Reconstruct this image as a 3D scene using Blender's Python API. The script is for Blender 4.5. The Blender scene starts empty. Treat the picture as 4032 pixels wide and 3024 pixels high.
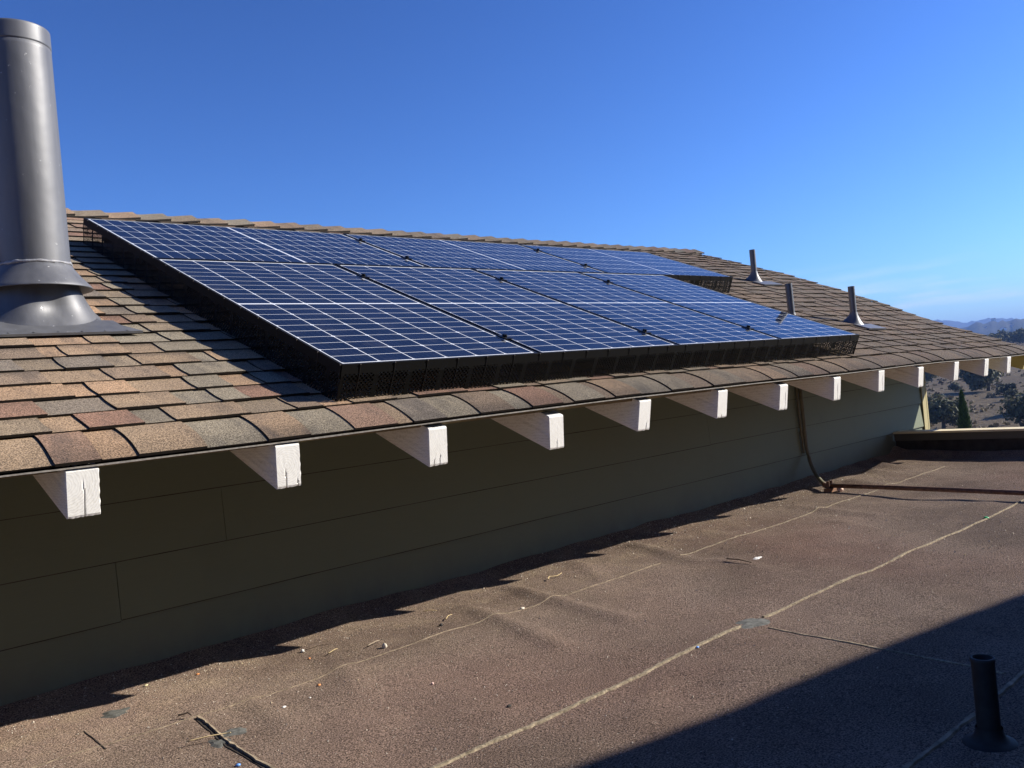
import bpy, math, random
from mathutils import Vector, Matrix, noise
random.seed(11)
sc = bpy.context.scene
COL = sc.collection
R = math.radians

# ---------------------------------------------------------------- frame of reference
S_ = R(22.62); CS, SN = math.cos(S_), math.sin(S_)
ZO = 1.07                         # flat roof level is z = 0
D_ROOF = 0.155                    # panel plane above roof surface

def PL(u, v, n=0.0):              # panel-plane coordinates -> world
    return Vector((u, v*CS - n*SN, v*SN + n*CS + ZO))

def lerp_tab(tab, x):
    if x <= tab[0][0]: return tab[0][1]
    for (a, b), (c, d) in zip(tab, tab[1:]):
        if x <= c: return b + (d-b)*(x-a)/(c-a)
    return tab[-1][1]

def sm(x, a, b):
    t = min(1, max(0, (x-a)/(b-a))); return t*t*(3-2*t)

RAKE_TAB = [(-.22, -.030), (.15, -.03), (.3, -.03), (.56, -.032), (.8, -.024), (1.3, .008), (1.8, .031), (2.4, .041), (3.0, .027), (3.75, .005)]
def warp(u, v):
    w = lerp_tab(RAKE_TAB, v)*sm(u, 4.6, 7.2)
    w += .010*math.exp(-((u-1.6)/1.4)**2)*(1-sm(v, -.05, .3))
    w += .004*noise.noise((u*.8, v*.8, 3.1)) + .0022*noise.noise((u*2.3, v*2.3, 1.7))
    return w
def RP(u, v, h=0.0):
    return PL(u, v, -D_ROOF + h + warp(u, v))

# ---------------------------------------------------------------- mesh builder
class MB:
    def __init__(s): s.v = []; s.f = []; s.m = []; s.c = []; s.uv = []
    def vert(s, p): s.v.append(tuple(p)); return len(s.v)-1
    def face(s, idx, m=0, c=None, uv=None):
        s.f.append(tuple(idx)); s.m.append(m); s.c.append(c or (1, 1, 1)); s.uv.append(uv)
    def quad(s, a, b, c, d, m=0, col=None, uv=None):
        i = [s.vert(p) for p in (a, b, c, d)]; s.face(i, m, col, uv)
    def box(s, x0, x1, y0, y1, z0, z1, fn=Vector, m=0, c=None):
        p = [s.vert(fn((x, y, z))) for x in (x0, x1) for y in (y0, y1) for z in (z0, z1)]
        for q in ((0,1,3,2), (4,6,7,5), (0,4,5,1), (2,3,7,6), (0,2,6,4), (1,5,7,3)): s.face([p[k] for k in q], m, c)
    def tube(s, pts, r, n=12, cap=True, m=0, c=None):
        pts = [Vector(p) for p in pts]; rings = []
        rr = r if hasattr(r, '__len__') else [r]*len(pts)
        up = Vector((.13, .27, .95))
        for i, p in enumerate(pts):
            t = (pts[min(i+1, len(pts)-1)] - pts[max(i-1, 0)]).normalized()
            a = t.cross(up)
            if a.length < 1e-3: a = t.cross(Vector((1, 0, 0)))
            a.normalize(); b = t.cross(a)
            rings.append([s.vert(p + rr[i]*(math.cos(k*math.tau/n)*a + math.sin(k*math.tau/n)*b)) for k in range(n)])
        for A, B in zip(rings, rings[1:]):
            for k in range(n): s.face((A[k], A[(k+1) % n], B[(k+1) % n], B[k]), m, c)
        if cap: s.face(rings[0][::-1], m, c); s.face(rings[-1], m, c)
    def lathe(s, prof, axis_o, n=48, m=0, fn=None):
        rings = []
        for r, z in prof:
            rings.append([s.vert((fn or (lambda r, a, z: Vector(axis_o)+Vector((r*math.cos(a), r*math.sin(a), z))))(r, k*math.tau/n, z)) for k in range(n)])
        for A, B in zip(rings, rings[1:]):
            for k in range(n): s.face((A[k], A[(k+1) % n], B[(k+1) % n], B[k]), m)
    def build(s, name, mats, parent=None, smooth=False, tone=False, origin=None):
        me = bpy.data.meshes.new(name)
        o0 = Vector(origin) if origin is not None else Vector((0, 0, 0))
        me.from_pydata([tuple(Vector(p)-o0) for p in s.v], [], s.f)
        for m in (mats if isinstance(mats, (list, tuple)) else [mats]): me.materials.append(m)
        me.polygons.foreach_set('material_index', s.m)
        if smooth is True: me.polygons.foreach_set('use_smooth', [True]*len(s.f))
        if tone:
            ca = me.color_attributes.new('tone', 'FLOAT_COLOR', 'CORNER'); d = []
            for f, c in zip(s.f, s.c):
                for _ in f: d += [c[0], c[1], c[2], 1]
            ca.data.foreach_set('color', d)
        if any(u is not None for u in s.uv):
            ul = me.uv_layers.new(name='UVMap'); d = []
            for f, u in zip(s.f, s.uv):
                if u is None: d += [0, 0]*len(f)
                else:
                    for q in u: d += list(q)
            ul.data.foreach_set('uv', d)
        me.update()
        ob = bpy.data.objects.new(name, me); COL.objects.link(ob); ob.location = o0
        if parent is not None:
            ob.parent = parent
            ob.location = o0 - parent_world(parent)
        return ob

def parent_world(p):
    w = Vector(p.location)
    while p.parent: p = p.parent; w += Vector(p.location)
    return w

def tag(o, label=None, cat=None, group=None, kind=None):
    if label: o['label'] = label
    if cat: o['category'] = cat
    if group: o['group'] = group
    if kind: o['kind'] = kind
    return o
def empty(name, loc, label, cat, group=None):
    o = bpy.data.objects.new(name, None); COL.objects.link(o); o.location = loc; o.empty_display_size = .1
    return tag(o, label, cat, group)

# ---------------------------------------------------------------- material helpers
class NT:
    def __init__(s, name):
        s.mat = bpy.data.materials.new(name); s.mat.use_nodes = True
        s.t = s.mat.node_tree; s.t.nodes.clear()
        s.out = s.n('ShaderNodeOutputMaterial')
        s.b = s.n('ShaderNodeBsdfPrincipled'); s.l(s.b.outputs[0], s.out.inputs[0])
    def n(s, t, **k):
        x = s.t.nodes.new(t)
        for a, b in k.items(): setattr(x, a, b)
        return x
    def l(s, a, b): s.t.links.new(a, b)
    def set(s, sock, val):
        if isinstance(val, bpy.types.NodeSocket): s.l(val, sock)
        elif isinstance(val, (tuple, list)) and len(val) == 3 and sock.type == 'RGBA': sock.default_value = (*val, 1)
        else: sock.default_value = val
    def m(s, op, a, b=None, c=None, clamp=False):
        x = s.n('ShaderNodeMath', operation=op, use_clamp=clamp)
        for i, q in enumerate((a, b, c)):
            if q is not None: s.set(x.inputs[i], q)
        return x.outputs[0]
    def mix(s, f, a, b, mode='MIX'):
        x = s.n('ShaderNodeMix', data_type='RGBA', blend_type=mode)
        s.set(x.inputs[0], f); s.set(x.inputs[6], a); s.set(x.inputs[7], b); return x.outputs[2]
    def obj(s): return s.n('ShaderNodeTexCoord').outputs['Object']
    def pos(s): return s.n('ShaderNodeNewGeometry').outputs['Position']
    def noise(s, vec, scale, detail=3, rough=.55, out=0):
        x = s.n('ShaderNodeTexNoise'); s.set(x.inputs['Vector'], vec)
        x.inputs['Scale'].default_value = scale; x.inputs['Detail'].default_value = detail; x.inputs['Roughness'].default_value = rough
        return x.outputs[out]
    def ramp(s, f, stops):
        x = s.n('ShaderNodeValToRGB'); s.l(f, x.inputs[0]); e = x.color_ramp.elements
        while len(e) < len(stops): e.new(.5)
        for q, (p, c) in zip(e, stops): q.position = p; q.color = (*c, 1) if len(c) == 3 else c
        return x.outputs[0]
    def rng(s, f, a, b, c=0.0, d=1.0):
        x = s.n('ShaderNodeMapRange'); s.l(f, x.inputs[0])
        for i, q in enumerate((a, b, c, d)): x.inputs[i+1].default_value = q
        return x.outputs[0]
    def scale(s, vec, sx, sy, sz):
        x = s.n('ShaderNodeMapping'); s.l(vec, x.inputs[0]); x.inputs['Scale'].default_value = (sx, sy, sz); return x.outputs[0]
    def sep(s, vec):
        x = s.n('ShaderNodeSeparateXYZ'); s.l(vec, x.inputs[0]); return x.outputs
    def bump(s, h, strength, dist, prev=None):
        x = s.n('ShaderNodeBump'); s.l(h, x.inputs['Height']); x.inputs['Strength'].default_value = strength; x.inputs['Distance'].default_value = dist
        if prev is not None: s.l(prev, x.inputs['Normal'])
        return x.outputs[0]
    def fin(s, col=None, rough=None, normal=None, metal=None, spec=None, diffr=None):
        b = s.b.inputs
        if col is not None: s.set(b['Base Color'], col)
        if rough is not None: s.set(b['Roughness'], rough)
        if normal is not None: s.l(normal, b['Normal'])
        if metal is not None: s.set(b['Metallic'], metal)
        if spec is not None: b['Specular IOR Level'].default_value = spec
        if diffr is not None and 'Diffuse Roughness' in b: b['Diffuse Roughness'].default_value = diffr
        return s.mat

# ---- shingles
def mk_shingle():
    t = NT('granule_shingle'); p = t.obj()
    a = t.n('ShaderNodeAttribute', attribute_name='tone').outputs['Color']
    g = t.noise(p, 230, 3, .8); g2 = t.noise(p, 120, 2, .6); big = t.noise(p, 2.2, 4, .6); st = t.noise(t.scale(p, 9, 3, 3), 1, 4, .6)
    c = t.mix(t.rng(g, .40, .62), t.mix(1.0, a, (.36, .34, .32), 'MULTIPLY'), t.mix(1.0, a, (1.95, 1.88, 1.78), 'MULTIPLY'))
    c = t.mix(t.rng(g2, .62, .75, 0, .5), c, (.40, .33, .25))
    c = t.mix(t.rng(big, .35, .7, 0, .35), c, (.13, .11, .09))
    c = t.mix(t.rng(st, .52, .72, 0, .55), c, (.075, .068, .068))
    return t.fin(c, .95, t.bump(g, .8, .0035), spec=.15, diffr=1.0)
M_SH = mk_shingle()
def plain(name, col, rough=.6, metal=0.0, spec=.5, nscale=None, namt=.2, bump=0.0, bscale=60):
    t = NT(name); p = t.obj(); c = col; nrm = None
    if nscale:
        n_ = t.noise(p, nscale, 5, .6); c = t.mix(t.rng(n_, .3, .7), tuple(x*(1-namt) for x in col), tuple(min(1, x*(1+namt)) for x in col))
    if bump: nrm = t.bump(t.noise(p, bscale, 3, .6), bump, .004)
    return t.fin(c, rough, nrm, metal, spec)
M_BUTT = plain('asphalt_edge', (.032, .027, .023), .95, spec=.1)
M_STARTER = plain('starter_edge', (.15, .135, .12), .9, nscale=80, namt=.4)
M_DECK = plain('soffit_wood', (.30, .24, .13), .8, nscale=8)
# ---- siding paint
def mk_siding(name, col):
    t = NT(name); p = t.pos(); q = t.scale(p, 1.2, 1.2, 60)
    gr = t.noise(q, 6, 4, .65); st = t.noise(p, 2.5, 5, .65); lo = t.sep(p)[2]
    c = t.mix(t.rng(gr, .3, .75, 0, .35), col, tuple(x*.8 for x in col))
    dirt = t.m('MULTIPLY', t.rng(lo, .24, .0), t.rng(t.noise(t.scale(p, 3, 3, 2), 2.2, 5, .7), .35, .7))
    c = t.mix(t.m('MULTIPLY', dirt, .75), c, (.16, .15, .13))
    c = t.mix(t.rng(st, .55, .8, 0, .3), c, tuple(x*.7 for x in col))
    return t.fin(c, .6, t.bump(gr, .25, .0014), spec=.3)
M_SIDING = mk_siding('olive_siding_paint', (.215, .245, .175))
M_LAP = plain('lap_shadow_paint', (.085, .078, .06), .9, nscale=8, namt=.5)  # shadow line under each siding lap, painted as a dark strip
M_TRIM = mk_siding('cream_trim_paint', (.50, .44, .24))
M_BARGE = mk_siding('yellow_barge_paint', (.62, .50, .20))
# ---- white rafter paint with end grain
def mk_rafter():
    t = NT('white_rafter_paint'); p = t.obj()
    rnd = t.n('ShaderNodeObjectInfo').outputs['Random']
    off = t.n('ShaderNodeCombineXYZ'); t.l(t.m('MULTIPLY', rnd, .5), off.inputs[0]); t.l(t.m('MULTIPLY', rnd, -.3), off.inputs[2])
    va = t.n('ShaderNodeVectorMath', operation='ADD'); t.l(p, va.inputs[0]); t.l(off.outputs[0], va.inputs[1])
    w = t.n('ShaderNodeTexWave', wave_type='RINGS', rings_direction='Y'); t.l(va.outputs[0], w.inputs[0])
    w.inputs['Scale'].default_value = 42; w.inputs['Distortion'].default_value = 6; w.inputs['Detail'].default_value = 3; w.inputs['Detail Scale'].default_value = 1.4
    n1 = t.noise(t.scale(p, 1, .15, 1), 90, 3, .6); n2 = t.noise(p, 14, 5, .7)
    c = t.mix(t.rng(n2, .5, .78, 0, .35), (.84, .83, .80), (.66, .63, .57))
    c = t.mix(t.rng(n1, .70, .78, 0, .22), c, (.45, .43, .38))
    c = t.mix(t.m('MULTIPLY', t.rng(w.outputs[0], .55, 1.0), t.rng(n2, .3, .7, .12, .5)), c, (.52, .50, .45))
    nrm = t.bump(w.outputs[0], .10, .0007); nrm = t.bump(n1, .10, .0008, nrm)
    return t.fin(c, .65, nrm, spec=.3)
M_RAFTER = mk_rafter()
# ---- flat roof
def mk_flat():
    t = NT('mineral_cap_sheet'); p = t.pos(); xyz = t.sep(p)
    g = t.noise(p, 190, 3, .8); g2 = t.noise(p, 95, 3, .7); big = t.noise(p, 1.1, 5, .6); mid = t.noise(p, 5, 5, .65); red = t.noise(p, .6, 3, .5)
    c = t.mix(t.rng(big, .3, .7), (.130, .093, .072), (.285, .215, .170))
    c = t.mix(t.rng(red, .5, .75, 0, .6), c, (.19, .105, .08))
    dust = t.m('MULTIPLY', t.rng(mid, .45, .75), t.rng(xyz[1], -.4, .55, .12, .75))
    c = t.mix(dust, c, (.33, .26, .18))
    c = t.mix(t.rng(t.noise(p, 2.3, 4, .6), .58, .75, 0, .4), c, (.10, .075, .064))
    c = t.mix(t.rng(g, .38, .64), t.mix(1.0, c, (.26, .25, .24), 'MULTIPLY'), t.mix(1.0, c, (2.05, 2.02, 1.98), 'MULTIPLY'))
    v = t.n('ShaderNodeTexVoronoi'); t.l(p, v.inputs['Vector']); v.inputs['Scale'].default_value = 75
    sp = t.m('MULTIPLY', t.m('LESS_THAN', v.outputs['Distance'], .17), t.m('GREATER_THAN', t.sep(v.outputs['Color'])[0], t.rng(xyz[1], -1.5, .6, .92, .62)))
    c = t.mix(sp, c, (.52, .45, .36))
    sep2 = t.m('MULTIPLY', t.m('LESS_THAN', v.outputs['Distance'], .2), t.m('LESS_THAN', t.sep(v.outputs['Color'])[1], .12))
    c = t.mix(sep2, c, (.02, .017, .015))
    nrm = t.bump(t.m('ADD', g, t.m('MULTIPLY', g2, .7)), .9, .006)
    return t.fin(c, .95, nrm, spec=.12, diffr=.8)
M_FLAT = mk_flat()
M_SEAM = plain('tan_seam_mastic', (.25, .205, .142), .9, nscale=90, namt=.6, bump=.6, bscale=150, spec=.15)
M_SEAMD = plain('dusty_seam', (.27, .215, .15), .9, nscale=30, namt=.5, bump=.6, bscale=150, spec=.15)
M_TAR = plain('grey_roof_patch', (.11, .11, .10), .85, nscale=40, namt=.5, bump=.4, spec=.2)
M_PARAPET = mk_siding('dark_parapet_paint', (.10, .09, .065))
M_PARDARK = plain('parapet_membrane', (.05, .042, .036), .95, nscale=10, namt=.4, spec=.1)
M_CAP = plain('cream_cap_paint', (.72, .62, .40), .55, nscale=6, namt=.08)
M_RUST = plain('rusty_pipe_metal', (.115, .058, .038), .7, .2, nscale=40, namt=.5, bump=.3)
M_CONDUIT = plain('olive_painted_pipe', (.15, .135, .085), .55, nscale=20, namt=.25)
M_WOOD = plain('weathered_block_wood', (.24, .12, .06), .85, nscale=30, namt=.4, bump=.4)
M_DARKM = plain('dark_pipe_metal', (.035, .032, .03), .7, .3, nscale=25, namt=.35)
# ---- grey painted sheet metal
def mk_grey(name, base, rough, metal):
    t = NT(name); p = t.obj()
    st = t.noise(t.scale(p, 6, 6, .6), 2.4, 5, .65); sp = t.noise(p, 55, 3, .6); dent = t.noise(p, 3.2, 3, .5)
    c = t.mix(t.rng(st, .3, .7), tuple(x*.82 for x in base), tuple(x*1.12 for x in base))
    c = t.mix(t.rng(sp, .70, .76, 0, .5), c, (.62, .62, .62))
    r_ = t.rng(st, .3, .7, rough-.07, rough+.08)
    nrm = t.bump(dent, .22, .03); nrm = t.bump(t.noise(p, 140, 2, .5), .10, .001, nrm); nrm = t.bump(t.rng(sp, .68, .75), .3, .002, nrm)
    return t.fin(c, r_, nrm, metal, .5)
M_GREY = mk_grey('grey_flue_paint', (.128, .131, .140), .50, .28)
M_VENT = mk_grey('grey_vent_paint', (.12, .125, .135), .45, .2)
M_SEALANT = plain('grey_sealant', (.26, .26, .27), .45, nscale=60, namt=.3, bump=.3)
# ---- solar panel
M_FRAME = plain('black_frame_metal', (.008, .008, .009), .4, .2, spec=.3)
PW, PH = .998, 1.684
def mk_cells():
    t = NT('solar_cell_glass')
    uv = t.n('ShaderNodeTexCoord').outputs['UV']; s = t.sep(uv); x, y = s[0], s[1]
    lip = .011; px = (PW-2*lip-.012)/6; py = (PH-2*lip-.022-.012)/20
    xc = t.m('SUBTRACT', x, PW/2); yc = t.m('SUBTRACT', t.m('ABSOLUTE', t.m('SUBTRACT', y, PH/2)), .006)
    def dist(v, p): return t.m('MULTIPLY', t.m('ABSOLUTE', t.m('SUBTRACT', t.m('FRACT', t.m('ADD', t.m('DIVIDE', v, p), .5)), .5)), p)
    dx = dist(xc, px); dy = dist(yc, py); dy2 = dist(yc, 2*py)
    w = t.m('LESS_THAN', dx, .0023)
    for q in (t.m('LESS_THAN', dy, .0015), t.m('LESS_THAN', t.m('ADD', dx, dy2), .011), t.m('LESS_THAN', yc, .0008),
              t.m('GREATER_THAN', t.m('ABSOLUTE', xc), 3*px), t.m('GREATER_THAN', yc, 10*py)):
        w = t.m('MAXIMUM', w, q)
    bb = t.m('MULTIPLY', t.m('LESS_THAN', dist(t.m('ADD', xc, px/12), px/6), .0005), .35)
    n_ = t.noise(t.scale(uv, 1/px, .5/py, 1), 1, 0, .5)
    cell = t.mix(t.rng(n_, .3, .7), (.006, .009, .020), (.009, .0125, .028))
    cell = t.mix(t.m('MULTIPLY', bb, .3), cell, (.35, .36, .38))
    c = t.mix(w, cell, (.66, .69, .72))
    dust = t.noise(t.obj(), 7, 5, .6)
    c = t.mix(t.rng(dust, .52, .78, .0, .05), c, (.42, .38, .32))
    t.b.inputs['Coat Weight'].default_value = .0
    t.b.inputs['IOR'].default_value = 1.22
    return t.fin(c, t.rng(dust, .3, .7, .05, .09), None, 0, .42)
M_CELL = mk_cells()
M_BACK = plain('white_backsheet', (.7, .7, .7), .6)
# ---- perforated skirt
def mk_skirt():
    t = NT('black_perforated_skirt'); uv = t.n('ShaderNodeTexCoord').outputs['UV']; s = t.sep(uv)
    u, w = s[0], s[1]; a = math.tau/.0185
    cu = t.m('COSINE', t.m('MULTIPLY', u, a)); cw = t.m('COSINE', t.m('MULTIPLY', w, a))
    hole = t.m('GREATER_THAN', t.m('MULTIPLY', cu, cw), .09)
    hole = t.m('MULTIPLY', hole, t.m('GREATER_THAN', w, .036))
    seam = t.m('MULTIPLY', t.m('ABSOLUTE', t.m('SUBTRACT', t.m('FRACT', t.m('DIVIDE', u, .154)), .5)), .154)
    hole = t.m('MULTIPLY', hole, t.m('LESS_THAN', seam, .066))
    tr = t.n('ShaderNodeBsdfTransparent'); mx = t.n('ShaderNodeMixShader')
    t.l(hole, mx.inputs[0]); t.l(t.b.outputs[0], mx.inputs[1]); t.l(tr.outputs[0], mx.inputs[2]); t.l(mx.outputs[0], t.out.inputs[0])
    return t.fin((.0045, .0042, .004), .7, None, 0, .12)
M_SKIRT = mk_skirt()
M_SKTRIM = plain('black_skirt_trim', (.0065, .006, .0055), .6, spec=.2)

M_CLIP = plain('skirt_clip_metal', (.25, .23, .2), .4, .6)
# =================================================================== HOUSE
XL, XR = -7.0, 7.32
V_E, V_RIDGE = -.22, 3.70
house = empty('house', (3.0, .72, -3.0), 'olive house with lap siding, brown shingle roof and white rafter tails', 'house')

# ---- roof shingles
TONES = [((.30, .225, .155), 5), ((.335, .24, .16), 3.2), ((.25, .205, .15), 5), ((.255, .235, .185), 4), ((.375, .255, .165), 3.2), ((.215, .165, .125), 3), ((.245, .140, .105), 1.4), ((.275, .175, .13), 1.2), ((.20, .18, .155), 2)]
def pick():
    r = random.random()*sum(w for _, w in TONES)
    for c, w in TONES:
        r -= w
        if r <= 0:
            k = random.uniform(1.02, 1.26); return tuple(x*k for x in c)
    return TONES[0][0]
bounds = [V_E, -.032]
while bounds[-1] < V_RIDGE: bounds.append(bounds[-1] + .1387)
mb = MB()
def course(mb, k, v0, v1, x0, x1, P, fixed=()):
    eave = (k == 0)
    nT = 9
    def hprof(t, eave=eave):                       # t: 0 top of exposure .. 1 bottom
        if eave: return .004 + .026*t - .033*t*t
        if k == 1: return .003 + .003*t + .008*t*t
        return .003 + .003*t + .0060*t*t
    ts = [-.25] + [i/nT for i in range(nT+1)]
    x = x0; raised = random.random() < .5; fx = list(fixed); col = pick()
    while x < x1:
        w = random.choice((.10, .13, .16, .19, .22, .25) if not eave else (.12, .15, .18, .2)) if raised else random.choice((.07, .10, .13, .17, .2))
        xe = min(x + w, x1)
        if x1-xe < .05: xe = x1
        col = pick(); fl = .22 + .5*sm(x, .5, 4.5); col = tuple(a*(1-fl) + b*fl for a, b in zip(col, (.300, .228, .163)))
        dz = random.uniform(.0044, .0060) if raised else 0.0
        vb = v0 + random.uniform(-.002, .002) - (.0025 if raised else 0)
        jl, jr = random.uniform(-.003, .003), 0
        nx = 1 if xe-x < .12 else 2
        grid = []
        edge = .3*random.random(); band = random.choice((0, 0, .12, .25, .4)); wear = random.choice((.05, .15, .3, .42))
        for i, t in enumerate(ts):
            v = v1 + (vb-v1)*t; row = []
            for q in range(nx+1):
                u = x + (xe-x)*q/nx
                row.append(P(u + (0 if xe >= x1 and q == nx else .002*math.sin(t*4+edge*20)*(q in (0, nx))), v, max(hprof(t) + dz*(1 if t >= 0 else .2), -.03)))
            grid.append(row)
        idx = [[mb.vert(p) for p in r] for r in grid]
        for i in range(len(ts)-1):
            tt = .5*(ts[i]+ts[i+1])
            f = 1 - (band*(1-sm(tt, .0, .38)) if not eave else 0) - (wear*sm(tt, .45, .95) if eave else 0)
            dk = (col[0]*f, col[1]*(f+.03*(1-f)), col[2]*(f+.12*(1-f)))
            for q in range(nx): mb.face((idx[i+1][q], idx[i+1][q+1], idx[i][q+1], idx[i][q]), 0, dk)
        # butt face and side faces
        lo = [mb.vert(P(x + (xe-x)*q/nx, vb + .0015, hprof(1) - (.006 if not raised else .004))) for q in range(nx+1)]
        for q in range(nx): mb.face((lo[q], lo[q+1], idx[-1][q+1], idx[-1][q]), 1)
        if raised:
            for side in (0, nx):
                u = x if side == 0 else xe
                for i in range(1, len(ts)-1):
                    a_, b_ = ts[i], ts[i+1]
                    pa = P(u, v1+(vb-v1)*a_, max(hprof(a_), -.03) - .001); pb = P(u, v1+(vb-v1)*b_, max(hprof(b_), -.03) - .001)
                    ia, ib = mb.vert(pa), mb.vert(pb)
                    q = (idx[i][side], idx[i+1][side], ib, ia)
                    mb.face(q if side == 0 else q[::-1], 1)
        x = xe; raised = not raised if random.random() < .86 else raised
for k in range(len(bounds)-1):
    x0 = XL + random.uniform(0, .1)
    course(mb, k, bounds[k], min(bounds[k+1], V_RIDGE), x0, XR + random.uniform(-.012, .012), RP)
# starter strip under the eave course
for i in range(140):
    xa = XL + .1*i; xb = xa + .1
    mb.quad(RP(xa, V_E-.006+.003*noise.noise((xa*3, 0, 0)), -.0165), RP(xb, V_E-.006+.003*noise.noise((xb*3, 0, 0)), -.0165), RP(xb, V_E+.0, -.0140), RP(xa, V_E+.0, -.0140), 2)
    mb.quad(RP(xb, V_E-.006+.003*noise.noise((xb*3, 0, 0)), -.0165), RP(xa, V_E-.006+.003*noise.noise((xa*3, 0, 0)), -.0165), RP(xa, V_E+.1, -.032), RP(xb, V_E+.1, -.032), 1)
# far slope of the roof
YR, ZR = RP(0, V_RIDGE).y, RP(0, V_RIDGE).z
def BP(u, v, h): # back slope: v measured down from ridge
    p = RP(u, V_RIDGE, 0); return Vector((u, p.y + v*CS + h*SN, p.z - v*SN + h*CS))
for k in range(30):
    a, b = k*.14, (k+1)*.14
    mb.quad(BP(XL, a, .004), BP(XR, a, .004), BP(XR, b, .016), BP(XL, b, .016), 0, (.25, .2, .15))
    mb.quad(BP(XL, b, .016), BP(XR, b, .016), BP(XR, b, .002), BP(XL, b, .002), 1)
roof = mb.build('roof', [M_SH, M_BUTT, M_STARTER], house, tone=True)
# ---- ridge caps
mb = MB(); x = XL
while x < XR:
    L = .30; x2 = min(x + L, XR + .01); col = pick(); col = tuple(.6*c + .4*d for c, d in zip(col, (.27, .22, .16)))
    t0 = .012; t1 = .030 + random.uniform(-.003, .006); n = 10; rows = []
    for j, xx in enumerate((x, x + (x2-x)*.5, x2)):
        f = j/2; row = []
        for i in range(n+1):
            a = -1 + 2*i/n; h = t0 + (t1-t0)*f*f
            vv = abs(a)*.15
            drop = .012*(1-abs(a))**2*0 + 0
            b_ = RP(xx, V_RIDGE, 0)
            round_ = .030*(math.sqrt(a*a + .06) - .245)
            y = b_.y + math.copysign(vv*CS, a)
            z = b_.z - vv*SN + h + (.012 - round_*.35)
            row.append(Vector((xx, y, z)))
        rows.append(row)
    idx = [[mb.vert(p) for p in r] for r in rows]
    for j in range(2):
        for i in range(n): mb.face((idx[j][i], idx[j][i+1], idx[j+1][i+1], idx[j+1][i])[::-1], 0, col)
    low = [mb.vert(p - Vector((.004, 0, t1*.55))) for p in rows[2]]
    for i in range(n): mb.face((idx[2][i], idx[2][i+1], low[i+1], low[i]), 1)
    lowe = [mb.vert(r[0] - Vector((0, .0, .01))) for r in rows]
    for j in range(2): mb.face((idx[j][0], idx[j+1][0], lowe[j+1], lowe[j]), 1)
    x += .21 if x2 < XR else 1
mb.build('ridge_cap', [M_SH, M_BUTT], roof, tone=True)
# ---- roof deck (board sheathing seen from below)
mb = MB()
def DP(p): return PL(p[0], p[1], -D_ROOF + p[2] + (lerp_tab(RAKE_TAB, p[1])*sm(p[0], 4.6, 7.2)))
xs = [XL, 4.6, 5.2, 5.8, 6.4, 6.8, 7.27]; vs = [-.185, -.06, .0, .2, .6, 1.3, 1.8, 2.4, 3.0, 3.69]
for i in range(len(xs)-1):
    for j in range(len(vs)-1):
        mb.quad(DP((xs[i], vs[j], -.040)), DP((xs[i], vs[j+1], -.040)), DP((xs[i+1], vs[j+1], -.040)), DP((xs[i+1], vs[j], -.040)))
    mb.quad(DP((xs[i], vs[0], -.040)), DP((xs[i+1], vs[0], -.040)), DP((xs[i+1], vs[0], -.024)), DP((xs[i], vs[0], -.024)))
for j in range(len(vs)-1):
    mb.quad(DP((7.27, vs[j], -.040)), DP((7.27, vs[j+1], -.040)), DP((7.27, vs[j+1], -.008)), DP((7.27, vs[j], -.008)))
mb.build('roof_deck', M_DECK, house)

# ---- rafter tails
YF = -.122
RX0, RSP, RW = -.991, .612, .089
RAF = [(-.991, .693), (-.378, .683), (.228, .676), (.850, .664), (1.435, .681), (2.070, .682), (2.672, .670), (3.302, .675), (3.913, .684), (4.541, .671), (5.194, .677), (5.827, .672), (6.355, .666)]
def rafter(i):
    x0, zb0 = RAF[i] if i >= 0 else (RX0 + RSP*i, .678); w = RW
    x0 = -1.722 + (x0 + 1.722)*1.0122; zb0 = .93 + (zb0 - .93)*1.0122
    mb = MB(); rs = random.Random(100+i)
    zb = zb0; zt = min(zb + .139, RP(x0, -.20, -.030).z)
    lean = {0: .0, 4: .012, 1: -.004, 3: -.006}.get(i, rs.uniform(-.006, .010))
    nx, nz = 30, 22
    ck = [rs.uniform(.3, .75), rs.uniform(.15, .9)]; clen = [rs.choice((.12, .3, .45, .8)), rs.choice((0, 0, 0, .2))]
    grid = []
    rag = rs.random()
    for a in range(nz+1):
        row = []; fz = a/nz
        for b in range(nx+1):
            fx = b/nx; y = YF + .00025*noise.noise((fx*9+i*3, fz*12, 1))
            X = x0 + w*fx; Z = zb + (zt-zb)*fz
            if b in (0, nx): X += .0022*noise.noise((i*7.1, fz*9, b)) + (.0012 if b == 0 else -.0012); y += .0025
            if a in (0, nz): Z += .0022*noise.noise((fx*9, i*3.3, a)) ; y += .0025
            for c, L in zip(ck, clen):
                cx = c + .05*noise.noise((fz*3, i*2.2, c*9))
                if fz < L and abs(fx-cx) < .55/nx: y += .009*(1-fz/L)
            row.append(mb.vert((X + lean*(fz-.5)*1.0, y - .018*fz, Z)))
        grid.append(row)
    for a in range(nz):
        for b in range(nx): mb.face((grid[a][b], grid[a][b+1], grid[a+1][b+1], grid[a+1][b]))
    L = 1.0; tn = SN/CS
    def back(ix): p = mb.v[ix]; return mb.vert((p[0], p[1]+L, p[2]+L*tn))
    for lst, rev in (([r[0] for r in grid], 0), ([r[-1] for r in grid], 1), (grid[0], 1), (grid[-1], 0)):
        bk = [back(q) for q in lst]
        for q in range(len(lst)-1):
            f = (lst[q], lst[q+1], bk[q+1], bk[q]); mb.face(f[::-1] if rev else f)
    return mb.build('rafter', M_RAFTER, house, origin=(x0+w/2, YF, (zt+zb)/2))
for i in range(-8, 13): rafter(i)

# ---- siding wall
YW, XC = .72, 6.80
mb = MB()
lap_z = [-3.0] + [round(.213 - .216*k, 3) for k in range(14, 0, -1) if .213-.216*k > -2.95] + [.213, .430, .645, .861, 1.077]
lap_z = sorted(set(lap_z))
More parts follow.
